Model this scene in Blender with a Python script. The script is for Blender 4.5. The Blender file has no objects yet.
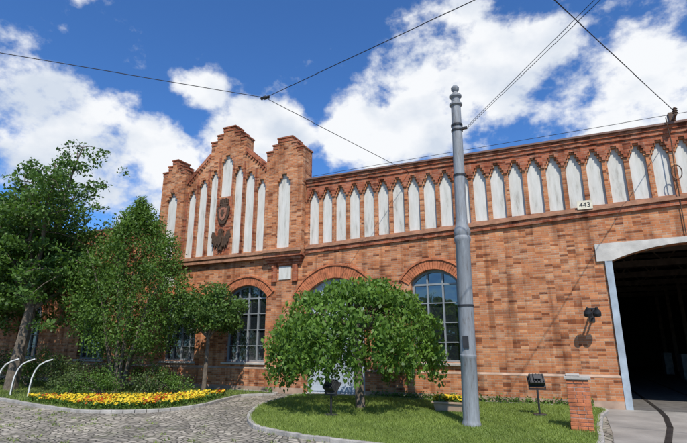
import bpy, math, random
import numpy as np
from mathutils import Vector, Matrix, Euler
random.seed(7); rng=np.random.default_rng(7)
SC=bpy.context.scene; COL=SC.collection

# ------------------------------------------------------------ materials
def newmat(name):
    m=bpy.data.materials.new(name); m.use_nodes=True
    nt=m.node_tree; b=nt.nodes["Principled BSDF"]
    return m,nt,b
def N(nt,t,**k):
    n=nt.nodes.new(t)
    for a,v in k.items(): setattr(n,a,v)
    return n
def ramp(nt,stops):
    r=nt.nodes.new("ShaderNodeValToRGB"); e=r.color_ramp.elements
    while len(e)<len(stops): e.new(0.5)
    for i,(p,c) in enumerate(stops):
        e[i].position=p; e[i].color=(*c,1) if len(c)==3 else c
    return r
def mixc(nt,fac,a,b,mode='MIX'):
    m=nt.nodes.new("ShaderNodeMix"); m.data_type='RGBA'; m.blend_type=mode
    for s,v in ((0,fac),(6,a),(7,b)):
        if hasattr(v,'is_output'): nt.links.new(v,m.inputs[s])
        else: m.inputs[s].default_value=v if s==0 else (*v,1)
    return m.outputs[2]
def simple(name,col,rough=.7,metal=0,var=.25,scale=4,bump=.0,spec=.3):
    m,nt,b=newmat(name)
    tc=N(nt,"ShaderNodeTexCoord"); no=N(nt,"ShaderNodeTexNoise"); no.inputs["Scale"].default_value=scale; no.inputs["Detail"].default_value=4
    nt.links.new(tc.outputs["Object"],no.inputs["Vector"])
    r=ramp(nt,[(.3,tuple(c*(1-var) for c in col)),(.7,tuple(min(1,c*(1+var)) for c in col))])
    nt.links.new(no.outputs[0],r.inputs[0]); nt.links.new(r.outputs[0],b.inputs["Base Color"])
    b.inputs["Roughness"].default_value=rough; b.inputs["Metallic"].default_value=metal
    b.inputs["Specular IOR Level"].default_value=spec
    if bump:
        n2=N(nt,"ShaderNodeTexNoise"); n2.inputs["Scale"].default_value=scale*12; n2.inputs["Detail"].default_value=2
        nt.links.new(tc.outputs["Object"],n2.inputs["Vector"])
        bp=N(nt,"ShaderNodeBump"); bp.inputs["Strength"].default_value=bump; bp.inputs["Distance"].default_value=.02
        nt.links.new(n2.outputs[0],bp.inputs["Height"]); nt.links.new(bp.outputs[0],b.inputs["Normal"])
    return m
def brickmat(name,c1,c2,mortar,bw=.215,bh=.066,dark=.6):
    m,nt,b=newmat(name)
    tc=N(nt,"ShaderNodeTexCoord"); sp=N(nt,"ShaderNodeSeparateXYZ"); nt.links.new(tc.outputs["Object"],sp.inputs[0])
    ad=N(nt,"ShaderNodeMath",operation='ADD'); nt.links.new(sp.outputs[0],ad.inputs[0]); nt.links.new(sp.outputs[1],ad.inputs[1])
    cb=N(nt,"ShaderNodeCombineXYZ"); nt.links.new(ad.outputs[0],cb.inputs[0]); nt.links.new(sp.outputs[2],cb.inputs[1])
    br=N(nt,"ShaderNodeTexBrick"); nt.links.new(cb.outputs[0],br.inputs["Vector"])
    br.inputs["Scale"].default_value=1; br.inputs["Brick Width"].default_value=bw; br.inputs["Row Height"].default_value=bh
    br.inputs["Mortar Size"].default_value=.006; br.inputs["Mortar Smooth"].default_value=.3; br.inputs["Bias"].default_value=0
    br.inputs["Color1"].default_value=(*c1,1); br.inputs["Color2"].default_value=(*c2,1); br.inputs["Mortar"].default_value=(*mortar,1)
    fx=N(nt,"ShaderNodeVectorMath",operation='DIVIDE'); fx.inputs[1].default_value=(bw,bh,1); nt.links.new(cb.outputs[0],fx.inputs[0])
    fl=N(nt,"ShaderNodeVectorMath",operation='FLOOR'); nt.links.new(fx.outputs[0],fl.inputs[0])
    wn=N(nt,"ShaderNodeTexWhiteNoise"); nt.links.new(fl.outputs[0],wn.inputs["Vector"])
    rr=ramp(nt,[(0,(.38,.31,.31)),(.13,(.68,.60,.57)),(.25,(.93,.93,.93)),(.75,(1.05,1.05,1.05)),(.9,(1.15,1.28,1.36)),(1,(1.2,1.5,1.7))]); nt.links.new(wn.outputs[0],rr.inputs[0])
    c=mixc(nt,1.0,br.outputs[0],rr.outputs[0],'MULTIPLY')
    no=N(nt,"ShaderNodeTexNoise"); no.inputs["Scale"].default_value=.8; no.inputs["Detail"].default_value=5; no.inputs["Roughness"].default_value=.7
    nt.links.new(tc.outputs["Object"],no.inputs["Vector"])
    r2=ramp(nt,[(.32,(dark,dark*.93,dark*.93)),(.48,(.95,.95,.95)),(.7,(1.15,1.2,1.22))]); nt.links.new(no.outputs[0],r2.inputs[0])
    c=mixc(nt,1.0,c,r2.outputs[0],'MULTIPLY')
    n3=N(nt,"ShaderNodeTexNoise"); n3.inputs["Scale"].default_value=2.3; n3.inputs["Detail"].default_value=5; n3.inputs["Roughness"].default_value=.8
    nt.links.new(tc.outputs["Object"],n3.inputs["Vector"])
    r3=ramp(nt,[(.52,(0,0,0)),(.72,(.55,.55,.55))]); nt.links.new(n3.outputs[0],r3.inputs[0])
    c=mixc(nt,r3.outputs[0],c,(.50,.34,.22))
    mp=N(nt,"ShaderNodeMapping"); mp.inputs["Scale"].default_value=(3.2,3.2,.28); nt.links.new(tc.outputs["Object"],mp.inputs[0])
    n4=N(nt,"ShaderNodeTexNoise"); n4.inputs["Scale"].default_value=1; n4.inputs["Detail"].default_value=4; nt.links.new(mp.outputs[0],n4.inputs["Vector"])
    r4=ramp(nt,[(.35,(.62,.58,.57)),(.47,(1,1,1))]); nt.links.new(n4.outputs[0],r4.inputs[0])
    c=mixc(nt,1.0,c,r4.outputs[0],'MULTIPLY')
    nt.links.new(c,b.inputs["Base Color"]); b.inputs["Roughness"].default_value=.88; b.inputs["Specular IOR Level"].default_value=.15
    bp=N(nt,"ShaderNodeBump"); bp.inputs["Strength"].default_value=.6; bp.inputs["Distance"].default_value=.01; bp.invert=True
    nt.links.new(br.outputs["Fac"],bp.inputs["Height"]); nt.links.new(bp.outputs[0],b.inputs["Normal"])
    return m
def leafmat(name,cd,cl,trans=.35):
    m,nt,b=newmat(name)
    at=N(nt,"ShaderNodeAttribute"); at.attribute_name="lv"
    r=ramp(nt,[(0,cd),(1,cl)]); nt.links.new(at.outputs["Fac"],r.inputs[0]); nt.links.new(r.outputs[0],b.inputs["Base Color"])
    b.inputs["Roughness"].default_value=.5; b.inputs["Specular IOR Level"].default_value=.3
    tr=N(nt,"ShaderNodeBsdfTranslucent"); g=mixc(nt,1.0,r.outputs[0],(1.3,1.35,.6),'MULTIPLY'); nt.links.new(g,tr.inputs[0])
    mx=N(nt,"ShaderNodeMixShader"); mx.inputs[0].default_value=trans
    nt.links.new(b.outputs[0],mx.inputs[1]); nt.links.new(tr.outputs[0],mx.inputs[2])
    nt.links.new(mx.outputs[0],nt.nodes["Material Output"].inputs[0])
    return m

BRICK=brickmat("brick_orange",(.52,.205,.085),(.40,.14,.06),(.40,.29,.20))
BRICKR=brickmat("brick_red_trim",(.39,.12,.055),(.30,.085,.043),(.33,.19,.13),dark=.6)
VOUS=simple("voussoir_brick",(.42,.14,.062),.85,var=.4,scale=6,bump=.3)
def plastermat():
    m,nt,b=newmat("white_plaster")
    tc=N(nt,"ShaderNodeTexCoord"); mp=N(nt,"ShaderNodeMapping"); mp.inputs["Scale"].default_value=(5,5,.9); nt.links.new(tc.outputs["Object"],mp.inputs[0])
    no=N(nt,"ShaderNodeTexNoise"); no.inputs["Scale"].default_value=1.2; no.inputs["Detail"].default_value=5; no.inputs["Roughness"].default_value=.7; nt.links.new(mp.outputs[0],no.inputs["Vector"])
    r=ramp(nt,[(.3,(.33,.31,.27)),(.43,(.52,.51,.46)),(.65,(.62,.61,.57))]); nt.links.new(no.outputs[0],r.inputs[0]); nt.links.new(r.outputs[0],b.inputs["Base Color"])
    b.inputs["Roughness"].default_value=.9; return m
PLASTER=plastermat()
STONE=simple("grey_stone",(.40,.37,.33),.9,var=.25,scale=3,bump=.3)
TILE=simple("string_course_tile",(.34,.17,.10),.8,var=.3,scale=5,bump=.2)
COPE=simple("metal_coping",(.18,.10,.075),.6,var=.2,scale=3)
FRAME=simple("window_frame_paint",(.22,.24,.25),.5,var=.15)
DOORM=simple("grey_blue_door_paint",(.38,.43,.48),.5,var=.1,scale=2)
JAMB=simple("pale_steel_paint",(.34,.39,.43),.5,var=.25,scale=3,bump=.1)
CONC=simple("pale_lintel_concrete",(.50,.47,.42),.85,var=.22,scale=3,bump=.2)
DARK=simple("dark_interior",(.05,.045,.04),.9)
IRON=simple("dark_iron",(.035,.035,.037),.5,metal=.3)
BRONZE=simple("bronze",(.09,.055,.035),.6,metal=.2,var=.4,scale=9)
WIREM=simple("wire_black",(.02,.02,.022),.6)
BARK=simple("bark",(.15,.12,.09),.95,var=.4,scale=9,bump=.6)
WHITEP=simple("white_paint",(.62,.62,.60),.5,var=.1)
def glassmat():
    m,nt,b=newmat("window_glass")
    b.inputs["Base Color"].default_value=(.012,.016,.02,1); b.inputs["Roughness"].default_value=.04
    b.inputs["Specular IOR Level"].default_value=1.0; b.inputs["IOR"].default_value=1.8
    tc=N(nt,"ShaderNodeTexCoord"); no=N(nt,"ShaderNodeTexNoise"); no.inputs["Scale"].default_value=1.6
    nt.links.new(tc.outputs["Object"],no.inputs["Vector"])
    bp=N(nt,"ShaderNodeBump"); bp.inputs["Strength"].default_value=.35; bp.inputs["Distance"].default_value=.08
    nt.links.new(no.outputs[0],bp.inputs["Height"]); nt.links.new(bp.outputs[0],b.inputs["Normal"])
    return m
GLASS=glassmat()
def polemat():
    m,nt,b=newmat("pole_grey_paint")
    tc=N(nt,"ShaderNodeTexCoord"); mp=N(nt,"ShaderNodeMapping"); mp.inputs["Scale"].default_value=(9,9,1.3)
    nt.links.new(tc.outputs["Object"],mp.inputs[0])
    no=N(nt,"ShaderNodeTexNoise"); no.inputs["Scale"].default_value=1.4; no.inputs["Detail"].default_value=6; no.inputs["Roughness"].default_value=.8
    nt.links.new(mp.outputs[0],no.inputs["Vector"])
    r=ramp(nt,[(.33,(.11,.085,.065)),(.43,(.19,.20,.21)),(.6,(.245,.265,.285)),(.72,(.38,.39,.39))]); nt.links.new(no.outputs[0],r.inputs[0])
    nt.links.new(r.outputs[0],b.inputs["Base Color"]); b.inputs["Roughness"].default_value=.65
    return m
POLE=polemat()

# ------------------------------------------------------------ helpers
def parent(o,p):
    if p is not None:
        o.parent=p; o.matrix_parent_inverse=Matrix.Translation(-Vector(p.location))
def empty(name,loc):
    e=bpy.data.objects.new(name,None); e.location=loc; e.empty_display_size=.3; COL.objects.link(e); return e
def meshobj(name,verts,faces,mat,par=None,loc=(0,0,0),smooth=False):
    me=bpy.data.meshes.new(name); me.from_pydata([tuple(v) for v in verts],[],faces); me.update()
    me.materials.append(mat)
    if smooth: me.polygons.foreach_set("use_smooth",[True]*len(me.polygons))
    o=bpy.data.objects.new(name,me); o.location=loc; COL.objects.link(o); parent(o,par); return o
def layer(name,outer,holes,y0,y1,mat,par):
    cu=bpy.data.curves.new(name,'CURVE'); cu.dimensions='2D'; cu.fill_mode='BOTH'; cu.extrude=abs(y1-y0)/2
    for pts in [outer]+list(holes):
        s=cu.splines.new('POLY'); s.points.add(len(pts)-1)
        for i,(x,z) in enumerate(pts): s.points[i].co=(x,z,0,1)
        s.use_cyclic_u=True
    tmp=bpy.data.objects.new("tmp",cu); COL.objects.link(tmp)
    dg=bpy.context.evaluated_depsgraph_get(); dg.update()
    me=bpy.data.meshes.new_from_object(tmp.evaluated_get(dg)); bpy.data.objects.remove(tmp)
    ym=(y0+y1)/2
    co=np.empty(len(me.vertices)*3,dtype=np.float32); me.vertices.foreach_get("co",co); co=co.reshape(-1,3)
    nc=np.stack([co[:,0],ym-co[:,2],co[:,1]],1); me.vertices.foreach_set("co",nc.ravel()); me.update()
    me.polygons.foreach_set("use_smooth",[False]*len(me.polygons))
    me.materials.clear(); me.materials.append(mat); me.name=name
    o=bpy.data.objects.new(name,me); COL.objects.link(o); parent(o,par); return o
class MB:
    def __init__(s): s.v=[];s.f=[]
    def box(s,x0,x1,y0,y1,z0,z1,M=None):
        i=len(s.v)
        pts=[(x0,y0,z0),(x1,y0,z0),(x1,y1,z0),(x0,y1,z0),(x0,y0,z1),(x1,y0,z1),(x1,y1,z1),(x0,y1,z1)]
        if M is not None: pts=[tuple(M@Vector(p)) for p in pts]
        s.v+=pts
        s.f+=[(i,i+3,i+2,i+1),(i+4,i+5,i+6,i+7),(i,i+1,i+5,i+4),(i+1,i+2,i+6,i+5),(i+2,i+3,i+7,i+6),(i+3,i,i+4,i+7)]
    def lathe(s,prof,seg=24,M=None,cx=0,cy=0):
        i=len(s.v)
        for r,z in prof:
            for k in range(seg):
                a=2*math.pi*k/seg; p=Vector((cx+r*math.cos(a),cy+r*math.sin(a),z))
                if M is not None:p=M@p
                s.v.append(tuple(p))
        for j in range(len(prof)-1):
            for k in range(seg):
                k2=(k+1)%seg; s.f.append((i+j*seg+k,i+j*seg+k2,i+(j+1)*seg+k2,i+(j+1)*seg+k))
        s.f.append(tuple(i+(len(prof)-1)*seg+k for k in range(seg)))
        s.f.append(tuple(i+k for k in reversed(range(seg))))
    def tube(s,pts,radii,seg=7):
        i=len(s.v); n=len(pts); pts=[Vector(p) for p in pts]
        for j,p in enumerate(pts):
            d=(pts[min(j+1,n-1)]-pts[max(j-1,0)]).normalized()
            a=d.orthogonal().normalized() if j==0 else (a-d*a.dot(d)).normalized()
            b=d.cross(a)
            for k in range(seg):
                t=2*math.pi*k/seg; s.v.append(tuple(p+(a*math.cos(t)+b*math.sin(t))*radii[j]))
        for j in range(n-1):
            for k in range(seg):
                k2=(k+1)%seg; s.f.append((i+j*seg+k,i+j*seg+k2,i+(j+1)*seg+k2,i+(j+1)*seg+k))
        s.f.append(tuple(i+(n-1)*seg+k for k in range(seg))); s.f.append(tuple(i+k for k in reversed(range(seg))))
    def obj(s,name,mat,par=None,loc=(0,0,0),smooth=False,bevel=0):
        o=meshobj(name,s.v,s.f,mat,par,loc,smooth)
        if bevel:
            b=o.modifiers.new("b",'BEVEL'); b.width=bevel; b.segments=2; b.limit_method='ANGLE'
        return o
def arcpts(x0,x1,zs,zt,n=14):
    c=(x1-x0)/2; h=zt-zs; R=(c*c+h*h)/(2*h); xc=(x0+x1)/2; zc=zt-R; a=math.asin(min(1,c/R))
    return [(xc+R*math.sin(a-2*a*i/n),zc+R*math.cos(a-2*a*i/n)) for i in range(n+1)],(xc,zc,R,a)
def archout(x0,x1,z0,zs,zt):
    p,_=arcpts(x0,x1,zs,zt); return [(x0,z0),(x1,z0)]+p

# ------------------------------------------------------------ BUILDING
B=empty("brick_tram_depot",(-6,0,0))
def zstr(x): return 5.02+(x+8.5)*0.034
def ztop(x): return 7.72-(x+8.5)*0.010
XR=9.5
def steparch(x0,x1,z0,z1,st=3,h=.34):
    w=x1-x0; dx=w*.36/st; dz=h/st; zb=z1-h
    p=[(x0,z0),(x1,z0),(x1,zb)]
    for i in range(st): p+= [(x1-dx*(i+1),zb+dz*i),(x1-dx*(i+1),zb+dz*(i+1))]
    for i in reversed(range(st)): p+= [(x0+dx*(i+1),zb+dz*(i+1)),(x0+dx*(i+1),zb+dz*i)]
    p+=[(x0,zb)]
    return p
SP=.55; FX0=-8.42; panels=[]
k=0
while FX0+k*SP+SP<XR: panels.append((FX0+k*SP+.065,FX0+k*SP+.485)); k+=1
wins=[(-15.05,-13.4,1.02,3.35,3.72),(-11.92,-10.12,1.02,3.45,3.85),(-4.50,-3.00,1.10,3.62,3.98)]
door=(-8.40,-6.15,.02,3.35,3.92)
lw=[(-20.2,-18.5,1.02,3.35,3.72),(-24.8,-23.1,1.02,3.35,3.72),(-28.8,-27.1,1.02,3.35,3.72)]
gate=(1.27,5.15,.0,3.88,4.26)
holes=[archout(*w) for w in wins+lw]+[archout(door[0],door[1],.0+.01,door[3],door[4])]
pan=[]
for a,b in panels:
    x=(a+b)/2; pan.append(steparch(a,b,zstr(x)+.17,ztop(x)-.44))
gp,_=arcpts(gate[0],gate[1],gate[3],gate[4])
outer=[(-32,0),(gate[0],0)]+gp[::-1]+[(gate[1],0),(XR,0),(XR,ztop(XR)-.05),(-8.6,ztop(-8.6)-.05),(-8.6,7.5),(-15.7,7.5),(-15.7,6.85),(-32,6.85)]
layer("front_wall",outer,holes+pan,0,.42,BRICK,B)
mb=MB(); mb.box(FX0-.05,XR-.1,.10,.2,5.0,7.45); mb.obj("frieze_plaster_backing",PLASTER,B)
o=[(XR,ztop(XR)-.1),(FX0-.02,ztop(FX0)-.1)]
for a,b in panels:
    x=(a+b)/2; zt=ztop(x)-.44; w=b-a
    st=[(-.065,-.34),(-.015,-.34),(-.015,-.24),(.035,-.24),(.035,-.14),(.085,-.14),(.085,-.04),(.135,-.04),(.135,.05)]
    o+=[(a+dx,zt+dz) for dx,dz in st]+[(b-dx,zt+dz) for dx,dz in reversed(st)]
o+=[(XR,ztop(XR)-.9)]
q=[]
for p in o:
    if not q or (abs(p[0]-q[-1][0])+abs(p[1]-q[-1][1])>1e-3): q.append(p)
layer("corbel_frieze",q,[],-.05,-.002,BRICKR,B)
def slopebox(mb,x0,x1,y0,y1,zf0,zf1):
    i=len(mb.v)
    a0,a1=zf0(x0),zf1(x0); b0,b1=zf0(x1),zf1(x1)
    mb.v+=[(x0,y0,a0),(x1,y0,b0),(x1,y1,b0),(x0,y1,a0),(x0,y0,a1),(x1,y0,b1),(x1,y1,b1),(x0,y1,a1)]
    mb.f+=[(i,i+3,i+2,i+1),(i+4,i+5,i+6,i+7),(i,i+1,i+5,i+4),(i+1,i+2,i+6,i+5),(i+2,i+3,i+7,i+6),(i+3,i,i+4,i+7)]
mb=MB(); slopebox(mb,FX0-.03,XR+.05,-.09,.5,lambda x:ztop(x)-.26,lambda x:ztop(x)-.14)
slopebox(mb,FX0-.03,XR+.05,-.13,.5,lambda x:ztop(x)-.138,lambda x:ztop(x)-.03)
mb.obj("parapet_courses",BRICKR,B)
mb=MB(); slopebox(mb,FX0-.03,XR+.1,-.19,.55,lambda x:ztop(x)-.027,lambda x:ztop(x)+.03); mb.obj("parapet_coping",COPE,B)
mb=MB(); slopebox(mb,-8.45,XR,-.12,-.003,lambda x:zstr(x),lambda x:zstr(x)+.07); mb.obj("string_course",TILE,B)
mb=MB(); slopebox(mb,-8.45,XR,-.07,-.004,lambda x:zstr(x)-.15,lambda x:zstr(x)-.003); mb.obj("string_course_brick",BRICKR,B)
mb=MB(); slopebox(mb,-8.42,XR,-.045,.098,lambda x:zstr(x)+.072,lambda x:zstr(x)+.15)
mb.obj("frieze_sill",TILE,B)
# ---- gable
CX=-12.25
def sym(l): return [(2*CX-x,z) for x,z in reversed(l)]
def gpan(a,b,z0,z1):
    w=b-a; return [(a,z0),(b,z0),(b,z1-.28),(b-w*.14,z1-.28),(b-w*.14,z1-.16),(b-w*.3,z1-.16),(b-w*.3,z1),(a+w*.3,z1),(a+w*.3,z1-.16),(a+w*.14,z1-.16),(a+w*.14,z1-.28),(a,z1-.28)]
right=[(CX+2.08,4.9),(CX+2.08,8.52),(CX+.92,9.55),(CX+.92,10.08),(CX+.62,10.08),(CX+.62,10.36),(CX+.32,10.36),(CX+.32,10.66)]
gout=right+sym(right)
gh=[]
for s in (1,-1):
    for a,b,zt in ((.42,.85,8.80),(.97,1.44,8.48),(1.56,2.0,8.05)):
        x0,x1=(CX+a,CX+b) if s>0 else (CX-b,CX-a)
        gh.append(gpan(x0,x1,5.12,zt))
gh.append(gpan(CX-.3,CX+.3,7.55,9.4))
layer("gable_wall",gout,gh,-.14,.36,BRICK,B)
mb=MB(); mb.box(CX-2.06,CX+2.06,-.03,.05,5.05,8.1); mb.box(CX-1.5,CX+1.5,-.029,.049,8.1,8.85);mb.box(CX-.4,CX+.4,-.028,.048,8.85,9.45); mb.obj("gable_plaster_backing",PLASTER,B)
for s in (1,-1):
    x0,x1=(CX+2.1,CX+3.76) if s>0 else (CX-3.42,CX-2.1)
    c=(x0+x1)/2; base=4.9; z=8.75
    out=[(x0,base),(x1,base),(x1,z+.28),(x1-.28,z+.28),(x1-.28,z+.52),(x1-.5,z+.52),(x1-.5,z+.78),(x0+.5,z+.78),(x0+.5,z+.52),(x0+.28,z+.52),(x0+.28,z+.28),(x0,z+.28)]
    layer("gable_pier",out,[gpan(c-.3,c+.3,5.12,8.05)],-.30,.40,BRICK,B)
    mb=MB(); mb.box(c-.4,c+.4,-.17,-.1,5.05,8.1); mb.obj("pier_plaster",PLASTER,B)
    mb=MB()
    for xa,xb,zz in ((x0,x0+.28,z+.28),(x0+.28,x0+.5,z+.52),(x0+.5,x1-.5,z+.78),(x1-.5,x1-.28,z+.52),(x1-.28,x1,z+.28)):
        mb.box(xa-.03,xb+.03,-.34,.44,zz+.001,zz+.06)
        mb.box(xa,xb,-.32,-.302,zz-.14,zz-.04)
    mb.obj("pier_step_caps",BRICKR,B)
    mb=MB()
    for i in range(4): mb.box(x0+.05*i,x1-.05*i,-.3+.07*i,-.002,4.9-.1*(i+1),4.9-.1*i-.002)
    mb.box(c-.55,c-.35,-.1,-.002,3.9,4.5); mb.box(c+.35,c+.55,-.1,-.002,3.9,4.5)
    mb.obj("pier_corbels",BRICKR,B)
    mb=MB(); mb.box(c-.26,c+.26,-.03,-.003,3.98,4.46); mb.obj("pier_lower_panel",PLASTER,B)
mb=MB()
for dx0,dx1,z in ((-.92,-.62,10.08),(-.62,-.32,10.36),(-.32,.32,10.66),(.32,.62,10.36),(.62,.92,10.08)):
    mb.box(CX+dx0-.03,CX+dx1+.03,-.19,.4,z+.001,z+.06); mb.box(CX+dx0,CX+dx1,-.165,-.142,z-.14,z-.04)
mb.obj("peak_step_caps",BRICKR,B)
mb=MB()
for s in (1,-1):
    j=len(mb.v); xa,xb=CX+s*.92,CX+s*2.09
    for y in (-.20,.4):
        mb.v+=[(xa,y,9.42),(xb,y,8.39),(xb,y,8.57),(xa,y,9.60)]
    mb.f+=[(j,j+1,j+2,j+3),(j+7,j+6,j+5,j+4),(j,j+4,j+5,j+1),(j+1,j+5,j+6,j+2),(j+2,j+6,j+7,j+3),(j+3,j+7,j+4,j)]
    for i in range(9):
        a=.95+1.1*i/9; z=9.38-1.02*i/9; x0,x1=sorted((CX+s*a,CX+s*(a+.07))); mb.box(x0,x1,-.185,-.143,z-.13,z-.005)
mb.obj("raking_coping",BRICKR,B)
mb=MB(); mb.box(CX-2.1,CX+2.1,-.22,-.145,4.96,5.06); mb.box(CX-2.1,CX+2.1,-.18,-.003,4.80,4.895)
mb.box(CX+2.1,CX+3.76,-.38,-.302,4.96,5.06); mb.box(CX-3.42,CX-2.1,-.38,-.302,4.96,5.06)
mb.obj("gable_string_course",TILE,B)
mb=MB()
for s in (1,-1):
    for a,zt in ((.36,9.3),(.91,8.95),(1.50,8.55),(2.04,8.0)):
        x=CX+s*a; mb.box(x-.04,x+.04,-.185,-.142,5.07,zt)
mb.obj("gable_fillets",BRICKR,B)
# shield crest with scrolled rim and crown
def mir(l): return l+[(-x,z) for x,z in reversed(l)]
sh=mir([(0,-.46),(.10,-.42),(.20,-.30),(.27,-.12),(.29,.08),(.34,.20),(.27,.30),(.20,.27),(.12,.34)])
layer("crest_shield_rim",[(CX+x,6.82+z) for x,z in sh],[],-.22,-.142,BRONZE,B)
layer("crest_shield_field",[(CX+x*.66,6.82+z*.68) for x,z in sh],[],-.25,-.222,simple("crest_red",(.30,.13,.08),.7),B)
layer("crest_charge",[(CX+x,6.82+z) for x,z in mir([(0,-.16),(.05,-.08),(.10,.02),(.05,.04),(.06,.14)])],[],-.27,-.252,BRONZE,B)
mb=MB()
for i in range(5): mb.box(CX-.2+i*.09,CX-.15+i*.09,-.22,-.142,7.26,7.42+.05*(i%2))
mb.box(CX-.22,CX+.22,-.21,-.142,7.18,7.25); mb.obj("crest_crown",BRONZE,B)
eag=mir([(0,-.42),(.10,-.5),(.13,-.3),(.2,-.34),(.17,-.16),(.3,-.38),(.33,-.22),(.4,-.3),(.42,-.1),(.5,-.15),(.5,.05),(.56,.08),(.5,.34),(.38,.3),(.28,.1),(.14,.12),(.12,.26),(.16,.34),(.07,.42)])
layer("eagle_relief",[(CX-.05+x*.85,5.75+z) for x,z in eag],[],-.235,-.142,BRONZE,B)
layer("eagle_body",[(CX-.05+x,5.75+z) for x,z in mir([(0,-.32),(.09,-.15),(.11,.05),(.06,.2),(.08,.34),(.03,.4)])],[],-.29,-.237,BRONZE,B)
mb=MB(); mb.box(CX-.33,CX+.33,-.147,-.1405,5.14,7.5); mb.obj("emblem_brick_field",BRICKR,B)

mbv=MB()
def hood(w,th=.30,ext=.12):
    _,(xc,zc,R,a)=arcpts(w[0],w[1],w[3],w[4]); a2=a+ext/R; n=int(2*a2*R/.075)
    for i in range(n):
        t0=-a2+2*a2*i/n+.004/R*1.2; t1=-a2+2*a2*(i+1)/n-.004/R*1.2
        y=-.028-random.random()*.008; j=len(mbv.v)
        for yy in (y,.02):
            for t,r in ((t0,R+.004),(t1,R+.004),(t1,R+th),(t0,R+th)): mbv.v.append((xc+r*math.sin(t),yy,zc+r*math.cos(t)))
        mbv.f+=[(j,j+1,j+2,j+3),(j+7,j+6,j+5,j+4),(j,j+4,j+5,j+1),(j+1,j+5,j+6,j+2),(j+2,j+6,j+7,j+3),(j+3,j+7,j+4,j)]
    m=14
    for i in range(m):
        t0=-a2+2*a2*i/m; t1=-a2+2*a2*(i+1)/m; j=len(mbv.v)
        for yy in (-.07,.02):
            for t,r in ((t0,R+th+.005),(t1,R+th+.005),(t1,R+th+.07),(t0,R+th+.07)): mbv.v.append((xc+r*math.sin(t),yy,zc+r*math.cos(t)))
        mbv.f+=[(j,j+1,j+2,j+3),(j+7,j+6,j+5,j+4),(j,j+4,j+5,j+1),(j+1,j+5,j+6,j+2),(j+2,j+6,j+7,j+3),(j+3,j+7,j+4,j)]
for w in wins+lw: hood(w)
hood(door,.42,.22)
mbv.obj("arch_hoods",VOUS,B)
fr=MB(); gl=MB(); sl=MB()
for w in wins+lw:
    x0,x1,z0,zs,zt=w
    layer("window_frame",archout(x0-.01,x1+.01,z0-.01,zs,zt+.01),[archout(x0+.07,x1-.07,z0+.07,zs-.03,zt-.07)],.17,.24,FRAME,B)
    _,(xc,zc,R,a)=arcpts(x0,x1,zs,zt)
    nn=3 if x1-x0<1.6 else 4
    for i in range(1,nn):
        x=x0+(x1-x0)*i/nn; t=.035 if nn==3 or i!=2 else .045
        zt2=zc+math.sqrt(R*R-(x-xc)**2)-.05; fr.box(x-t/2-.008,x+t/2+.008,.165,.225,z0+.05,zt2)
    for i,z in enumerate([z0+(zs-.1-z0)*k/4 for k in range(1,5)]):
        t=.03 if i<3 else .06; fr.box(x0+.06,x1-.06,.17-.003,.222,z-t/2,z+t/2)
    for i in range(nn):
        for kz in range(5):
            xa=x0+(x1-x0)*i/nn; xb=x0+(x1-x0)*(i+1)/nn
            zz=[z0-.02]+[z0+(zs-.1-z0)*k/4 for k in range(1,5)]+[zt+.02]
            j=len(gl.v); t=[random.uniform(-.006,.006) for _ in range(3)]
            gl.v+=[(xa,.232+t[0],zz[kz]),(xb,.232+t[1],zz[kz]),(xb,.232+t[1]+t[2],zz[kz+1]),(xa,.232+t[0]+t[2],zz[kz+1])]; gl.f.append((j,j+1,j+2,j+3))
    sl.box(x0-.08,x1+.08,-.09,.20,z0-.09,z0-.012)
fr.obj("window_glazing_bars",FRAME,B); gl.obj("window_glass",GLASS,B); sl.obj("window_sills",STONE,B,bevel=.01)
mb=MB(); x0,x1=door[0],door[1]; xm=(x0+x1)/2
pl=11
for i in range(pl*2):
    a=x0+(x1-x0)*i/(2*pl); b=x0+(x1-x0)*(i+1)/(2*pl)
    mb.box(a+.004,b-.004,.20,.25,.03,3.2)
for a,b in ((x0+.03,xm-.02),(xm+.02,x1-.03)):
    for z in (.12,1.5,2.95): mb.box(a,b,.17,.199,z,z+.16)
    mb.box(a,a+.12,.165,.198,.05,3.18); mb.box(b-.12,b,.165,.198,.05,3.18)
mb.box(x0,x1,.15,.26,3.203,3.33)
mb.obj("door_leaves",DOORM,B)
layer("door_transom",archout(x0,x1,3.335,3.36,door[4]),[],.2,.26,DOORM,B)
mb=MB(); mb.box(x0-.1,x1+.1,-.5,.2,.0,.05); mb.obj("door_step",STONE,B)
mb=MB()
segs=[(-32,door[0]-.02),(door[1]+.02,gate[0]-.15)]
for a,b in segs: mb.box(a,b,-.07,-.003,.0,.78)
mb.obj("brick_plinth",BRICK,B)
mb=MB()
for a,b in segs:
    j=len(mb.v); mb.v+=[(a,-.075,.783),(b,-.075,.783),(b,-.003,.783),(a,-.003,.783),(a,-.075,.80),(b,-.075,.80),(b,-.003,.85),(a,-.003,.85)]
    mb.f+=[(j,j+3,j+2,j+1),(j+4,j+5,j+6,j+7),(j,j+1,j+5,j+4),(j+1,j+2,j+6,j+5),(j+2,j+3,j+7,j+6),(j+3,j,j+4,j+7)]
    mb.box(a,b,-.10,-.073,.0,.2)
mb.obj("plinth_ledge",simple("plinth_ledge_tile",(.36,.25,.18),.9,var=.35,scale=3),B)
gpo,_=arcpts(gate[0]+.02,gate[1]-.02,gate[3]-.005,gate[4]-.01)
lo=[(.93,gate[3])]+[(gate[0]-.12,gate[3])]+gpo[::-1]+[(gate[1]+.3,gate[3]),(gate[1]+.3,4.42),(.93,4.38)]
layer("gate_lintel",lo,[],-.06,-.003,CONC,B)
mb=MB(); mb.box(gate[0]-.13,gate[0]+.03,-.05,.43,0,gate[3]-.003); mb.box(gate[1]-.03,gate[1]+.13,-.05,.43,0,gate[3]-.003)
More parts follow.
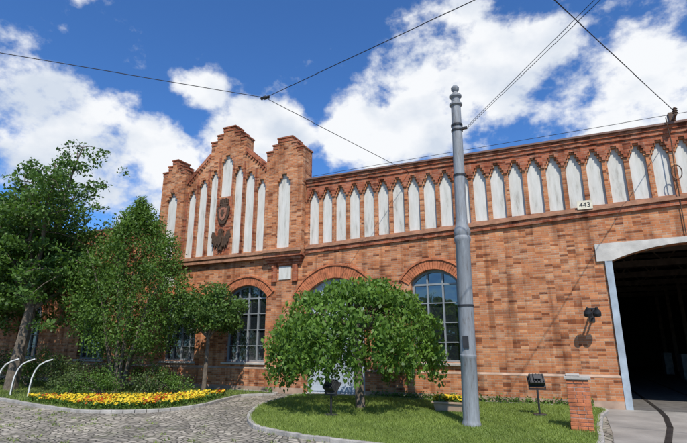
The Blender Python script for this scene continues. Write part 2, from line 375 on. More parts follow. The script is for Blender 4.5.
mb.box(gate[0]-.14,gate[0]-.09,-.065,-.052,0,gate[3]-.003)
mb.obj("gate_jambs",JAMB,B)
mb=MB()
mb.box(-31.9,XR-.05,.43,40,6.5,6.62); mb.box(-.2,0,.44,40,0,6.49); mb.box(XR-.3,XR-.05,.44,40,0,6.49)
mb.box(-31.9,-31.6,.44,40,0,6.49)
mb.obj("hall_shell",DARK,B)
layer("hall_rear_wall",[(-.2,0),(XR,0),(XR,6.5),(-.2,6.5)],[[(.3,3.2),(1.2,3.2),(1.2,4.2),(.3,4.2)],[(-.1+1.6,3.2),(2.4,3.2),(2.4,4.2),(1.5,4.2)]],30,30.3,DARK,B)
mb=MB()
for y in range(3,30,4):
    for x in (.4,6.2): mb.box(x-.1,x+.1,y-.1,y+.1,0,5.2)
    mb.box(-.1,XR-.4,y-.06,y+.06,5.2,5.5); mb.box(-.1,XR-.4,y-.05,y+.05,6.2,6.4)
    for i in range(12):
        M=Matrix.Translation((.3+i*.75,y,5.8))@Matrix.Rotation(math.radians(50 if i%2 else -50),4,'Y'); mb.box(-.5,.5,-.03,.03,-.03,.03,M)
mb.obj("hall_steel_frames",simple("rusty_steel",(.34,.25,.18),.8),B)
mb=MB()
for y in (5,9,13,18): mb.box(.8,1.4,y,y+.8,0,1.7); mb.box(4.9,5.3,y+1,y+2,0,1.2)
mb.obj("hall_cabinets",simple("cabinet_grey",(.5,.5,.48),.7),B)
mb=MB(); mb.box(-32,-15.7,-.14,.5,6.852,6.93); mb.obj("wing_coping",COPE,B)
mb=MB(); mb.box(-32,-15.7,-.08,-.003,6.55,6.85); mb.box(-32,-15.7,-.09,-.003,5.0,5.1)
x=-31.8
while x<-16.4: mb.box(x,x+.14,-.07,-.003,5.11,6.545); x+=.55
mb.obj("wing_trim",BRICKR,B)
mb=MB()
mb.v+=[(-32,.2,6.9),(-16.1,.2,6.9),(-16.1,8,9.4),(-32,8,9.4),(-32,16,6.9),(-16.1,16,6.9)]; mb.f+=[(0,1,2,3),(3,2,5,4),(1,5,2),(0,3,4)]
mb.obj("wing_roof",simple("roof_tar",(.10,.07,.06),.9),B)
mb=MB(); mb.box(.62,1.02,-.15,-.125,5.40,5.66); mb.obj("number_plate",simple("plate_cream",(.6,.55,.42),.5),B)
def text(s,loc,size,mat,par):
    c=bpy.data.curves.new("t",'FONT'); c.body=s; c.size=size; c.align_x='CENTER'; c.extrude=.002
    t=bpy.data.objects.new("tmp",c); COL.objects.link(t); dg=bpy.context.evaluated_depsgraph_get(); dg.update()
    me=bpy.data.meshes.new_from_object(t.evaluated_get(dg)); bpy.data.objects.remove(t); me.materials.clear(); me.materials.append(mat)
    me.transform(Matrix.Translation(loc)@Matrix.Rotation(math.radians(90),4,'X'))
    o=bpy.data.objects.new("plate_digits",me); COL.objects.link(o); parent(o,par)
text("443",(.82,-.154,5.46),.2,IRON,B)

WL=empty("wall_lamp",(.64,0,2.45))
mb=MB(); mb.box(.56,.70,-.03,-.002,2.25,2.6); mb.box(.61,.65,-.5,-.03,2.52,2.56)
mb.box(.61,.65,-.3,-.03,2.3,2.33)
for x in (.52,.74):
    M=Matrix.Translation((x,-.5,2.45))@Matrix.Rotation(math.radians(35),4,'X'); mb.lathe([(.03,.16),(.05,.1),(.1,.02),(.105,-.08),(.09,-.085)],16,M)
mb.box(.5,.76,-.52,-.48,2.55,2.58)
mb.obj("lamp_heads",IRON,WL)
CB=empty("wall_cable_bracket",(3.15,0,6.3))
mb=MB(); mb.tube([(3.1,-.24,7.75),(3.12,-.25,7.0),(3.08,-.2,6.1),(3.1,-.14,5.7),(3.1,-.06,5.2),(3.1,-.06,4.45)],[.014]*6,6)
lp=[(3.12+.12*math.cos(t),-.2,6.15+.2*math.sin(t)) for t in np.linspace(0,4*math.pi,28)]
mb.tube(lp,[.014]*len(lp),5)
mb.box(3.27,3.33,-.45,.3,7.70,7.76); mb.box(3.22,3.38,-.02,.2,7.72,7.98)
mb.lathe([(.03,0),(.07,.03),(.04,.06),(.07,.09),(.04,.12),(.07,.15),(.02,.2)],12,Matrix.Translation((3.3,-.4,7.74)))
mb.obj("cable_and_insulator",BRONZE,CB)

# ------------------------------------------------------------ GROUND
def cobblemat(name,c1,c2,scale=7.5,moss=.35):
    m,nt,b=newmat(name)
    tc=N(nt,"ShaderNodeTexCoord")
    nz=N(nt,"ShaderNodeTexNoise"); nz.inputs["Scale"].default_value=.5; nt.links.new(tc.outputs["Object"],nz.inputs["Vector"])
    va=N(nt,"ShaderNodeVectorMath",operation='MULTIPLY_ADD'); va.inputs[1].default_value=(1.2,1.2,0); nt.links.new(nz.outputs["Color"],va.inputs[0]); nt.links.new(tc.outputs["Object"],va.inputs[2])
    v=N(nt,"ShaderNodeTexVoronoi"); v.feature='F1'; v.inputs["Scale"].default_value=scale; v.inputs["Randomness"].default_value=.6; v.voronoi_dimensions='2D'
    v2=N(nt,"ShaderNodeTexVoronoi"); v2.feature='DISTANCE_TO_EDGE'; v2.inputs["Scale"].default_value=scale; v2.inputs["Randomness"].default_value=.6; v2.voronoi_dimensions='2D'
    nt.links.new(va.outputs[0],v.inputs["Vector"]); nt.links.new(va.outputs[0],v2.inputs["Vector"])
    sp=N(nt,"ShaderNodeSeparateColor"); nt.links.new(v.outputs["Color"],sp.inputs[0])
    r=ramp(nt,[(0,c1),(1,c2)]); nt.links.new(sp.outputs[0],r.inputs[0])
    e=ramp(nt,[(.0,(.0,.0,.0)),(.13,(1,1,1))]); nt.links.new(v2.outputs[0],e.inputs[0])
    c=mixc(nt,e.outputs[0],(.11,.10,.07),r.outputs[0])
    no=N(nt,"ShaderNodeTexNoise"); no.inputs["Scale"].default_value=.6; no.inputs["Detail"].default_value=6; nt.links.new(tc.outputs["Object"],no.inputs["Vector"])
    r2=ramp(nt,[(.35,(.7,.69,.66)),(.65,(1.2,1.17,1.1))]); nt.links.new(no.outputs[0],r2.inputs[0])
    c=mixc(nt,1.0,c,r2.outputs[0],'MULTIPLY')
    n3=N(nt,"ShaderNodeTexNoise"); n3.inputs["Scale"].default_value=1.7; n3.inputs["Detail"].default_value=6; n3.inputs["Roughness"].default_value=.75; nt.links.new(tc.outputs["Object"],n3.inputs["Vector"])
    r3=ramp(nt,[(.53,(0,0,0)),(.66,(moss,moss,moss))]); nt.links.new(n3.outputs[0],r3.inputs[0])
    c=mixc(nt,r3.outputs[0],c,(.11,.14,.04))
    nt.links.new(c,b.inputs["Base Color"]); b.inputs["Roughness"].default_value=.85
    bp=N(nt,"ShaderNodeBump"); bp.inputs["Strength"].default_value=.9; bp.inputs["Distance"].default_value=.04
    nt.links.new(e.outputs[0],bp.inputs["Height"]); nt.links.new(bp.outputs[0],b.inputs["Normal"])
    return m
COB=cobblemat("cobbles",(.20,.18,.15),(.44,.40,.34),7.2,.5)
SOIL=simple("lawn_soil",(.05,.075,.02),.95,var=.4,scale=3,bump=.5)
LAWN=simple("lawn_base",(.12,.17,.035),.95,var=.35,scale=1.3,bump=.5)
ASPH=simple("apron_concrete",(.26,.24,.21),.9,var=.25,scale=1.2,bump=.3)
KERB=simple("kerb_stone",(.33,.31,.28),.85,var=.3,scale=3,bump=.3)
def sheet(name,pts,z,mat,par=None):
    me=bpy.data.meshes.new(name); me.from_pydata([(x,y,z) for x,y in pts],[],[tuple(range(len(pts)))]); me.materials.append(mat)
    o=bpy.data.objects.new(name,me); COL.objects.link(o); return o
sheet("ground",[(-600,-600),(600,-600),(600,600),(-600,600)],-.02,simple("far_ground",(.10,.12,.05),.95,scale=.1))
sheet("cobbled_yard",[(-60,-40),(40,-40),(40,45),(-60,45)],-.004,COB)
def smooth(pts,n=6):
    P=[Vector((*p,0)) for p in pts]; out=[]; L=len(P)
    for i in range(L):
        a,b,c,d=P[i-1],P[i],P[(i+1)%L],P[(i+2)%L]
        for k in range(n):
            t=k/n; q=.5*((2*b)+(c-a)*t+(2*a-5*b+4*c-d)*t*t+(3*b-a-3*c+d)*t**3); out.append((q.x,q.y))
    return out
island=smooth([(-8.15,-.5),(-8.15,-1.8),(-7.9,-3.2),(-7.1,-4.9),(-6.2,-6.1),(-5.4,-6.65),(-3.9,-7.0),(-1.8,-7.1),(-.3,-6.6),(.25,-5.6),(.35,-3.7),(.45,-2),(.5,-.35),(-1.5,-.16),(-5,-.16)],5)
def ribbon(name,pts,w,z0,z1,mat,closed=True):
    mb=MB(); L=len(pts); seg=L if closed else L-1
    for i in range(seg):
        a=Vector((*pts[i],0)); b=Vector((*pts[(i+1)%L],0)); d=b-a
        if d.length<1e-4: continue
        M=Matrix.Translation((a+b)/2)@Matrix.Rotation(math.atan2(d.y,d.x),4,'Z')
        mb.box(-d.length/2+.003,d.length/2-.003,-w/2,w/2,z0,z1+random.uniform(0,.012),M)
    return mb.obj(name,mat,bevel=.01)
sheet("lawn",island,.05,LAWN)
ribbon("lawn_kerb",island,.10,-.05,.065,KERB)
plant=smooth([(-9.9,-.2),(-9.9,-1.6),(-9.5,-3.2),(-9.25,-4.6),(-9.9,-5.8),(-11.2,-6.3),(-13,-6.1),(-14.6,-5.75),(-16.5,-5.4),(-19,-5.3),(-24,-5.1),(-31,-4.9),(-31.5,-.2),(-20,-.14)],5)
sheet("planting_bed_ground",plant,.05,SOIL)
ribbon("bed_kerb",plant,.10,-.05,.065,KERB)
sheet("gate_apron",[(.62,-.0),(5.4,0),(5.6,-3),(6.5,-7),(6,-14),(0.2,-14),(.45,-6),(.55,-4)],.004,ASPH)
sheet("hall_floor",[(-.1,-.0),(XR-.3,0),(XR-.3,31),(-.1,31)],.008,simple("hall_floor_mat",(.12,.11,.10),.9))
RAIL=simple("rail_steel",(.25,.22,.2),.35,metal=.9,var=.3)
GAP=simple("rail_groove",(.03,.025,.02),.9)
for i,off in enumerate((0,1.435)):
    c=[(1.9,28),(1.9,10),(1.9,2),(1.88,0),(1.82,-1.2),(1.65,-2.8),(1.33,-4.66),(.8,-6.8),(-.3,-9.8),(-1.8,-13)]
    o=MB(); g=MB()
    for j in range(len(c)-1):
        a=Vector((*c[j],0)); b=Vector((*c[j+1],0)); d=b-a; M=Matrix.Translation((a+b)/2+Vector((off,0,0)))@Matrix.Rotation(math.atan2(d.y,d.x),4,'Z')
        o.box(-d.length/2-.02,d.length/2+.02,-.03,.03,-.02,.020,M); g.box(-d.length/2-.02,d.length/2+.02,-.055,.055,-.03,.0125,M)
    R_=empty("tram_rail",(1.9+off,0,0)); o.obj("rail_head",RAIL,R_); g.obj("rail_groove",GAP,R_)

# ------------------------------------------------------------ FOLIAGE
def leafmesh(C,size,clv,nbias=(0,-.25,.7),droop=0.,asp=.55):
    n=len(C); d=rng.normal(size=(n,3)); d[:,2]-=droop; d/=np.linalg.norm(d,axis=1)[:,None]
    nn=rng.normal(size=(n,3))+np.array(nbias); s=np.cross(d,nn); s/=(np.linalg.norm(s,axis=1)[:,None]+1e-9)
    sz=size*rng.uniform(.6,1.35,size=(n,1))
    V=np.empty((n,4,3)); V[:,0]=C-d*sz*.5; V[:,1]=C+s*sz*asp*.5-d*sz*.05; V[:,2]=C+d*sz*.5; V[:,3]=C-s*sz*asp*.5-d*sz*.05
    lv=np.clip(clv*.6+rng.random(n)*.4,0,1)
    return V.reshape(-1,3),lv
def fastquads(name,V,lv,mat,par=None,loc=(0,0,0),nv=4):
    n=len(V)//nv; me=bpy.data.meshes.new(name); me.vertices.add(len(V)); me.vertices.foreach_set("co",V.astype(np.float32).ravel())
    me.loops.add(len(V)); me.loops.foreach_set("vertex_index",np.arange(len(V),dtype=np.int32))
    me.polygons.add(n); me.polygons.foreach_set("loop_start",np.arange(0,len(V),nv,dtype=np.int32)); me.polygons.foreach_set("loop_total",np.full(n,nv,dtype=np.int32))
    me.update(calc_edges=True); me.materials.append(mat)
    a=me.attributes.new("lv",'FLOAT','FACE'); a.data.foreach_set("value",lv.astype(np.float32))
    o=bpy.data.objects.new(name,me); o.location=loc; COL.objects.link(o)
    if par is not None: o.parent=par; o.location=(0,0,0)
    return o
def cloud(clumps,per,size,**k):
    Cs=[];cl=[]
    for (c,r) in clumps:
        n=max(4,int(per*(r[0]*r[1]*r[2])**(1/1.5)))
        u=rng.normal(size=(n,3)); u/=np.linalg.norm(u,axis=1)[:,None]; rad=rng.random((n,1))**.45
        P=np.array(c)+u*rad*np.array(r); Cs.append(P)
        base=rng.random()*.7
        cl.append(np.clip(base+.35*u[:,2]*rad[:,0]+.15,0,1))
    C=np.concatenate(Cs); return leafmesh(C,size,np.concatenate(cl),**k)
def branch(mb,p0,p1,r0,r1,wob=.12,n=6):
    p0=Vector(p0);p1=Vector(p1); L=(p1-p0).length; pts=[];rs=[]
    off=Vector((0,0,0))
    for i in range(n+1):
        t=i/n
        if 0<i: off+=Vector((random.gauss(0,1),random.gauss(0,1),random.gauss(0,.5)))*wob*L/n*.5
        sag=Vector((0,0,L*.10*math.sin(math.pi*t)))
        pts.append(p0.lerp(p1,t)+off+sag); rs.append(r0*(1-t)+r1*t)
    mb.tube(pts,rs,7); return pts

L_MID=leafmat("leaf_mid",(.03,.07,.014),(.15,.26,.045))
L_MAP=leafmat("leaf_maple",(.025,.06,.013),(.12,.22,.04))
L_LT=leafmat("leaf_weeping",(.035,.085,.014),(.18,.31,.05),.38)
L_DK=leafmat("leaf_dark",(.025,.06,.014),(.12,.21,.04),.3)
L_SH=leafmat("leaf_shrub",(.025,.05,.015),(.11,.16,.045),.25)

WT=empty("weeping_tree",(-5.2,-2.95,0))
mb=MB(); tr=branch(mb,(.14,0,0.02),(-.05,.03,1.95),.13,.085,.05,6)
cl=[]
Rr=2.0
for i in range(160):
    a=random.uniform(0,2*math.pi); q=math.sqrt(random.random()); r=Rr*q*random.uniform(.9,1.1)
    z=1.25+2.0*math.sqrt(max(0,1-(q*.94)**2))*random.uniform(.80,1.05)
    cl.append(((r*math.cos(a),r*math.sin(a),z),(.38,.38,.22)))
for i in range(140):
    a=random.uniform(0,2*math.pi); r=Rr*random.uniform(.72,1.12)
    bot=.55+.6*abs(math.sin(a*2.3+1))*random.random()+random.random()*.5; top=random.uniform(1.4,2.2); z=top
    while z>bot:
        cl.append(((r*math.cos(a)+random.gauss(0,.06),r*math.sin(a)+random.gauss(0,.06),z),(.18,.18,.22))); z-=.26; r*=1.008
for i in range(26):
    branch(mb,tr[-1],random.choice(cl[:150])[0],.05,.012,.15,6)
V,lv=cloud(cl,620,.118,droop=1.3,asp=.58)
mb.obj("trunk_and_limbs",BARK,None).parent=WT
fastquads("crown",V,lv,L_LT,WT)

GT=empty("globe_tree",(-11.55,-1.45,0))
mb=MB(); tr=branch(mb,(0,0,.02),(.05,0,1.85),.085,.06,.06,6)
cl=[]
for i in range(150):
    u=rng.normal(size=3); u/=np.linalg.norm(u); q=random.random()**.35
    p=(.15+u[0]*1.3*q,u[1]*1.05*q,2.68+u[2]*.80*q+.18*(1-abs(u[0]))); cl.append((p,(.30,.30,.23)))
for i in range(22): branch(mb,tr[-1],random.choice(cl)[0],.035,.008,.12,5)
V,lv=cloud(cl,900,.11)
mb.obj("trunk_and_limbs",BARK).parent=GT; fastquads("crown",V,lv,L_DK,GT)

CT=empty("upright_hornbeam_tree",(-14.45,-2.5,0))
mb=MB(); cl=[]
for i in range(9):
    a=i*.7; r=random.uniform(.5,1.9); tz=random.uniform(4.2,6.3)-r*.55; tip=(r*math.cos(a),r*.75*math.sin(a),tz)
    branch(mb,(.12*math.cos(a),.1*math.sin(a),.02),tip,.075,.015,.06,8)
for i in range(580):
    t=random.random(); z=1.35+5.35*t
    rad=2.4*math.sin(math.pi*min(1,(.22+.78*t**.95)))**.8
    a=random.uniform(0,2*math.pi); q=random.random()**.42
    cl.append(((rad*q*math.cos(a)+.12,rad*.75*q*math.sin(a),z+random.gauss(0,.1)),(.26,.26,.42)))
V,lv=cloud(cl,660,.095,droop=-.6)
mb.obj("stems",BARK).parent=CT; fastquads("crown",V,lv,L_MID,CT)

BT=empty("maple_tree",(-18.6,-3.6,0))
mb=MB(); tr=branch(mb,(0,0,.02),(.2,.1,3.2),.24,.17,.06,8)
cl=[]
for i in range(26):
    a=i*2.4; r=random.uniform(1.2,3.7); z=random.uniform(3.8,9.6); r*=(1.0 if z<7.5 else .65)
    tip=Vector((r*math.cos(a),r*.8*math.sin(a),z)); pts=branch(mb,tr[-1 if i%2 else -2],tip,.10,.02,.16,8)
    for p in pts[3:]:
        for k in range(6):
            o=Vector((random.gauss(0,.62),random.gauss(0,.62),random.gauss(0,.42))); e=p+o
            cl.append((tuple(e),(random.uniform(.3,.55),)*2+(random.uniform(.16,.28),)))
            if k<2: branch(mb,p,e,.02,.006,.2,3)
for k in range(50):
    a=random.uniform(0,6.28); r=random.uniform(1.5,3.5); cl.append(((r*math.cos(a),r*.8*math.sin(a),random.uniform(2.2,4.4)),(.5,.5,.25)))
V,lv=cloud(cl,360,.15)
mb.obj("trunk_and_limbs",BARK).parent=BT; fastquads("crown",V,lv,L_MAP,BT)

BT2=empty("maple_tree",(-24.5,-2.5,0))
mb=MB(); tr=branch(mb,(0,0,.02),(.1,.1,3),.2,.15,.06,8); cl=[]
for i in range(18):
    a=i*2.4; r=random.uniform(1.0,3.8); z=random.uniform(2.8,9.0)
    pts=branch(mb,tr[-2],(r*math.cos(a),r*.8*math.sin(a),z),.09,.02,.16,8)
    for p in pts[3:]:
        for k in range(5): cl.append(((p.x+random.gauss(0,.7),p.y+random.gauss(0,.6),p.z+random.gauss(0,.5)),(.45,.45,.3)))
V,lv=cloud(cl,270,.17); mb.obj("trunk_and_limbs",BARK).parent=BT2; fastquads("crown",V,lv,L_DK,BT2)

def shrub(x,y,rx,ry,h,mat=L_SH,n=34,size=.07,per=480):
    e=empty("shrub",(x,y,0.05)); cl=[]; mb=MB()
    for i in range(n):
        u=rng.normal(size=3); u/=np.linalg.norm(u); q=random.random()**.5
        p=(u[0]*rx*q,u[1]*ry*q,h*.5+u[2]*h*.42*q+random.gauss(0,.04)); cl.append((p,(rx*.28,ry*.28,h*.2)))
        if i%4==0: branch(mb,(0,0,-.02),p,.018,.005,.2,4)
    V,lv=cloud(cl,per*2.2,size); mb.obj("stems",BARK).parent=e; fastquads("foliage",V,lv,mat,e)
for a in ((-15.0,-3.9,1.1,.7,1.05),(-13.6,-3.7,1.0,.7,.95,L_MID),(-12.5,-3.1,.8,.6,.8),(-11.8,-2.5,.6,.5,.7,L_MID),(-17.2,-2.6,1.1,.7,1.4),(-19.3,-2.6,1.2,.8,1.6,L_MID),(-21.5,-2.6,1.3,.8,1.6),(-16.0,-1.4,1.4,.6,1.3,L_DK),(-23.8,-3.0,1.3,.8,1.7,L_DK),(-14.2,-4.55,.45,.35,.42,L_MID),(-13.0,-2.0,.8,.5,1.0,L_DK)):
    shrub(*a)

def inside(P,poly):
    x,y=P[:,0],P[:,1]; c=np.zeros(len(P),bool); n=len(poly)
    for i in range(n):
        x1,y1=poly[i];x2,y2=poly[(i+1)%n]
        cond=((y1>y)!=(y2>y))&(x<(x2-x1)*(y-y1)/((y2-y1)+1e-12)+x1); c^=cond
    return c
def grass(name,poly,n,h,mat,z=.05):
    xs=[p[0] for p in poly];ys=[p[1] for p in poly]
    P=np.stack([rng.uniform(min(xs),max(xs),n),rng.uniform(min(ys),max(ys),n)],1); P=P[inside(P,poly)]
    f=.5+.5*np.sin(P[:,0]*1.7+np.sin(P[:,1]*2.1)*1.3)*np.sin(P[:,1]*1.9+P[:,0]*.8)
    n=len(P); hh=h*rng.uniform(.5,1.3,n)*(.6+.6*f); a=rng.uniform(0,6.28,n); w=.006*rng.uniform(.7,1.4,n)
    V=np.zeros((n,3,3)); V[:,0,0]=P[:,0]-w*np.cos(a);V[:,0,1]=P[:,1]-w*np.sin(a);V[:,1,0]=P[:,0]+w*np.cos(a);V[:,1,1]=P[:,1]+w*np.sin(a)
    V[:,:2,2]=z; V[:,2,0]=P[:,0]+rng.normal(size=n)*hh*.6; V[:,2,1]=P[:,1]+rng.normal(size=n)*hh*.6; V[:,2,2]=z+hh
    return fastquads(name,V.reshape(-1,3),np.clip(f*.5+rng.random(n)*.5,0,1),mat,nv=3)
GR=leafmat("grass_blade",(.11,.16,.03),(.30,.38,.09),.35)
grass("grass",island,95000,.055,GR)
grass("grass",plant,40000,.09,GR)
WP=np.column_stack([rng.uniform(-5.9,.4,1500),-.14-np.abs(rng.normal(size=1500))*.07,.08+rng.random(1500)*.22*np.repeat(rng.random(150),10)])
V,lv=leafmesh(WP,.07,rng.random(1500)); fastquads("wall_weeds",V,lv,L_MID)
TC=rng.uniform([-15,-13],[-4,-6.3],size=(260,2)); TP=(TC[:,None,:]+rng.normal(size=(260,14,2))*.05).reshape(-1,2)
n=len(TP); V=np.zeros((n,3,3)); V[:,:,0]=TP[:,0:1]+rng.normal(size=(n,3))*.008; V[:,:,1]=TP[:,1:2]+rng.normal(size=(n,3))*.008; V[:,2,2]=.02+rng.random(n)*.04
V[:,2,:2]+=rng.normal(size=(n,2))*.02
ok=~inside(TP,island)&~inside(TP,plant); fastquads("cobble_weeds",V[ok].reshape(-1,3),rng.random(ok.sum()),GR,nv=3)

FB=empty("flower_bed",(-11.8,-4.6,.05))
bed=smooth([(-14.6,-5.5),(-12.8,-5.9),(-11.2,-6.05),(-10.1,-5.6),(-9.6,-4.6),(-9.8,-3.2),(-10.15,-2.0),(-10.6,-2.1),(-10.9,-3.1),(-11.7,-4.0),(-12.8,-4.6),(-13.8,-4.9)],4)
xs=[p[0] for p in bed];ys=[p[1] for p in bed]
P=np.stack([rng.uniform(min(xs),max(xs),26000),rng.uniform(min(ys),max(ys),26000)],1); P=P[inside(P,bed)]
def rel(V): V=V.copy(); V-=np.array([-11.8,-4.6,.05]); return V
C=np.column_stack([P,.06+rng.random(len(P))*.13]); V,lv=leafmesh(C,.07,rng.random(len(C))); fastquads("bedding_leaves",rel(V),lv,L_MID,FB)
dens=.5+.5*np.sin(P[:,0]*4.1+np.sin(P[:,1]*3.7)*2)
Pf=P[rng.random(len(P))<.12+.2*dens]; kk=(np.sin(Pf[:,0]*3.1+Pf[:,1]*2.3)+.9*rng.normal(size=len(Pf)))>.95
def flowers(P,name,mat,s=.06):
    n=len(P); C=np.column_stack([P,.17+rng.random(n)*.09]); ang=np.linspace(0,2*math.pi,7)[:6]
    V=np.zeros((n,6,3)); tx=rng.normal(size=n)*.35; ty=rng.normal(size=n)*.35-.25; ss=s*rng.uniform(.6,1.2,n)
    for i,a in enumerate(ang):
        dx=np.cos(a)*ss*.5; dy=np.sin(a)*ss*.5; V[:,i,0]=C[:,0]+dx;V[:,i,1]=C[:,1]+dy;V[:,i,2]=C[:,2]+dx*tx+dy*(-ty)
    return V.reshape(-1,3),rng.random(n),name,mat
YEL=leafmat("petal_yellow",(.58,.36,.01),(.78,.62,.05),.2); ORG=leafmat("petal_orange_red",(.35,.03,.01),(.60,.16,.02),.2)
for a in (flowers(Pf[~kk],"yellow_flowers",YEL),flowers(Pf[kk],"orange_flowers",ORG)):
    fastquads(a[2],rel(a[0]),a[1],a[3],FB,nv=6)

PL=empty("flower_planter",(-2.86,-2.54,.05))
mb=MB()
w,d_,h=.36,.2,.22
mb.v+=[(-w+.04,-d_+.03,0),(w-.04,-d_+.03,0),(w-.04,d_-.03,0),(-w+.04,d_-.03,0),(-w,-d_,h),(w,-d_,h),(w,d_,h),(-w,d_,h)]
mb.f+=[(0,3,2,1),(0,1,5,4),(1,2,6,5),(2,3,7,6),(3,0,4,7),(4,5,6,7)]
mb.box(-w-.03,w+.03,-d_-.03,d_+.03,h-.04,h+.005); o=mb.obj("planter_box",simple("planter_brown_concrete",(.34,.24,.17),.85),bevel=.01); o.parent=PL
P=np.column_stack([rng.uniform(-w,w,500),rng.uniform(-d_,d_,500)])
V,lv=leafmesh(np.column_stack([P,h+rng.random(500)*.12]),.08,rng.random(500)); fastquads("planter_leaves",V,lv,L_MID,PL)
f=flowers(P[:260],"a",YEL,.07); v=f[0].copy(); v[:,2]+=h-.12; fastquads("planter_flowers",v,f[1],YEL,PL,nv=6)

# ------------------------------------------------------------ STREET FURNITURE
UP=empty("tram_catenary_pole",(-1.97,-4.53,0.05))
mb=MB()
mb.lathe([(.19,0),(.19,.04),(.175,.07),(.166,.12),(.164,1.3),(.170,1.31),(.170,1.36),(.162,1.37),(.156,3.75),(.180,3.80),(.180,3.87),(.160,3.90),(.184,3.98),(.170,4.06),(.146,4.12),(.136,4.2),(.128,4.3),(.121,5.9),(.111,7.0),(.111,7.06),(.15,7.09),(.15,7.13),(.10,7.17),(.10,7.26),(.145,7.31),(.145,7.35),(.08,7.40),(.05,7.45),(.09,7.50),(.095,7.56),(.05,7.62),(.01,7.64)],32)
o=mb.obj("pole_shaft",POLE,smooth=True); o.parent=UP; o.rotation_euler=(0,math.radians(.9),0)
es=o.modifiers.new("e",'EDGE_SPLIT'); es.split_angle=math.radians(35)
mb=MB()
for z,r in ((6.42,.135),(6.55,.135),(5.3,.14),(2.35,.170)): mb.lathe([(r,z),(r,z+.045)],24,None,z*.0157,0)
mb.box(.1+.1,.34,-.03,.03,6.45,6.5); mb.box(-.04,.08,-.185,-.16,1.5,1.75)
o=mb.obj("clamps",IRON); o.parent=UP

def floodlight(x,y,h,rz):
    e=empty("ground_floodlight",(x,y,.05)); e.rotation_euler=(0,0,rz); mb=MB()
    mb.box(-.14,.14,-.1,.1,0,.04); mb.tube([(0,0,.03),(0,0,h-.2)],[.025,.025],8)
    mb.box(-.19,.19,-.02,.02,h-.22,h-.18); mb.box(-.19,-.17,-.02,.02,h-.2,h); mb.box(.17,.19,-.02,.02,h-.2,h)
    M=Matrix.Translation((0,0,h))@Matrix.Rotation(math.radians(-40),4,'X')
    mb.box(-.165,.165,-.07,.05,-.12,.12,M); mb.box(-.19,.19,.05,.09,-.145,.145,M); mb.box(-.08,.08,-.13,-.07,-.06,.06,M)
    for k in range(5): mb.box(-.15+k*.07,-.135+k*.07,-.10,-.07,-.11,.11,M)
    o=mb.obj("housing",IRON,bevel=.004); o.parent=e
    mb=MB(); mb.box(-.165,.165,.091,.095,-.12,.12,M); o=mb.obj("lens",GLASS); o.parent=e
floodlight(-.8,-2.49,.78,math.radians(15)); floodlight(-5.12,-4.55,.66,math.radians(-20))

BP=empty("brick_pillar",(.05,-4.12,0.0))
mb=MB()
for k in range(14):
    j=random.uniform(-.006,.006); z=k*.069
    off=.07 if k%2 else 0
    xs_=[-.2,-.2+.135-off*.5+.03,.2-.135+off*.5,.2]
    for a,b in zip(xs_[:-1],xs_[1:]): mb.box(a+.003+j,b-.003+j,-.2+j+random.uniform(0,.005),.2-j,z,z+.061)
o=mb.obj("brick_courses",VOUS,bevel=.006); o.parent=BP
mb=MB(); mb.box(-.190,.190,-.188,.190,0,.965); o=mb.obj("mortar_core",KERB); o.parent=BP
mb=MB(); mb.box(-.235,.235,-.235,.235,.968,1.03); mb.box(-.2,.05,-.2,.15,1.031,1.07); o=mb.obj("cap_stone",STONE,bevel=.012); o.parent=BP

for x,y in ((-17.35,-4.85),(-16.7,-4.72),(-15.75,-4.75)):
    e=empty("information_lectern",(x,y,.05)); e.rotation_euler=(0,0,math.radians(50))
    prof=[(.0,0),(.01,.3),(.03,.55),(.09,.78),(.20,.95),(.36,1.06),(.54,1.12)]
    V=[];F=[]; th=.035; hw=.11
    for i,(px,pz) in enumerate(prof):
        a=prof[max(i-1,0)]; b=prof[min(i+1,len(prof)-1)]; dx,dz=b[0]-a[0],b[1]-a[1]; L=math.hypot(dx,dz); nx,nz=-dz/L,dx/L
        ww=hw*(1.0 if i<4 else 1.6)
        for sy in (-ww,ww):
            for sg in (-1,1): V.append((px+nx*th/2*sg,sy,pz+nz*th/2*sg))
    for i in range(len(prof)-1):
        k=i*4; F+=[(k,k+4,k+6,k+2),(k+1,k+3,k+7,k+5),(k,k+1,k+5,k+4),(k+2,k+6,k+7,k+3)]
    k=(len(prof)-1)*4; F+=[(0,2,3,1),(k,k+1,k+3,k+2)]
    o=meshobj("curved_stand",V,F,WHITEP); o.parent=e

def wire(name,pts,r=.012,sag=0.):
    P=[]
    for i in range(len(pts)-1):
        a=Vector(pts[i]);b=Vector(pts[i+1])
        for k in range(12):
            t=k/12; P.append(a.lerp(b,t)-Vector((0,0,sag*4*t*(1-t))))
    P.append(Vector(pts[-1])); mb=MB(); mb.tube(P,[r]*len(P),6); return mb.obj(name,WIREM)
def ext(a,b,k): a=Vector(a);b=Vector(b); return tuple(a+(b-a)*k)
NODE=(-6.65,-5.54,7.98)
wire("overhead_wire",[NODE,ext(NODE,(-11.04,-9.68,8.04),3.5)],.010)
wire("overhead_wire",[NODE,ext(NODE,(-.92,-7.09,7.84),2.2)],.010)
wire("overhead_wire",[NODE,(-4.4,-.05,7.4)],.009)
PA=(-1.75,-4.53,6.5)
wire("overhead_wire",[(-1.62,-4.53,6.52),ext(PA,(.87,-8.23,6.34),2.5)],.006)
wire("overhead_wire",[(-1.62,-4.5,6.58),ext(PA,(.87,-8.13,6.46),2.5)],.006)
wire("overhead_wire",[(3.3,-.4,7.8),ext((3.3,-.4,7.8),(.4,-7.09,7.37),2.2)],.010)
wire("overhead_wire",[(-8.4,.3,8.0),(3.3,.2,8.0),(9,.2,7.95)],.008)
INS=empty("wire_insulator",NODE)
mb=MB(); M=Matrix.Rotation(math.radians(90),4,'Y')
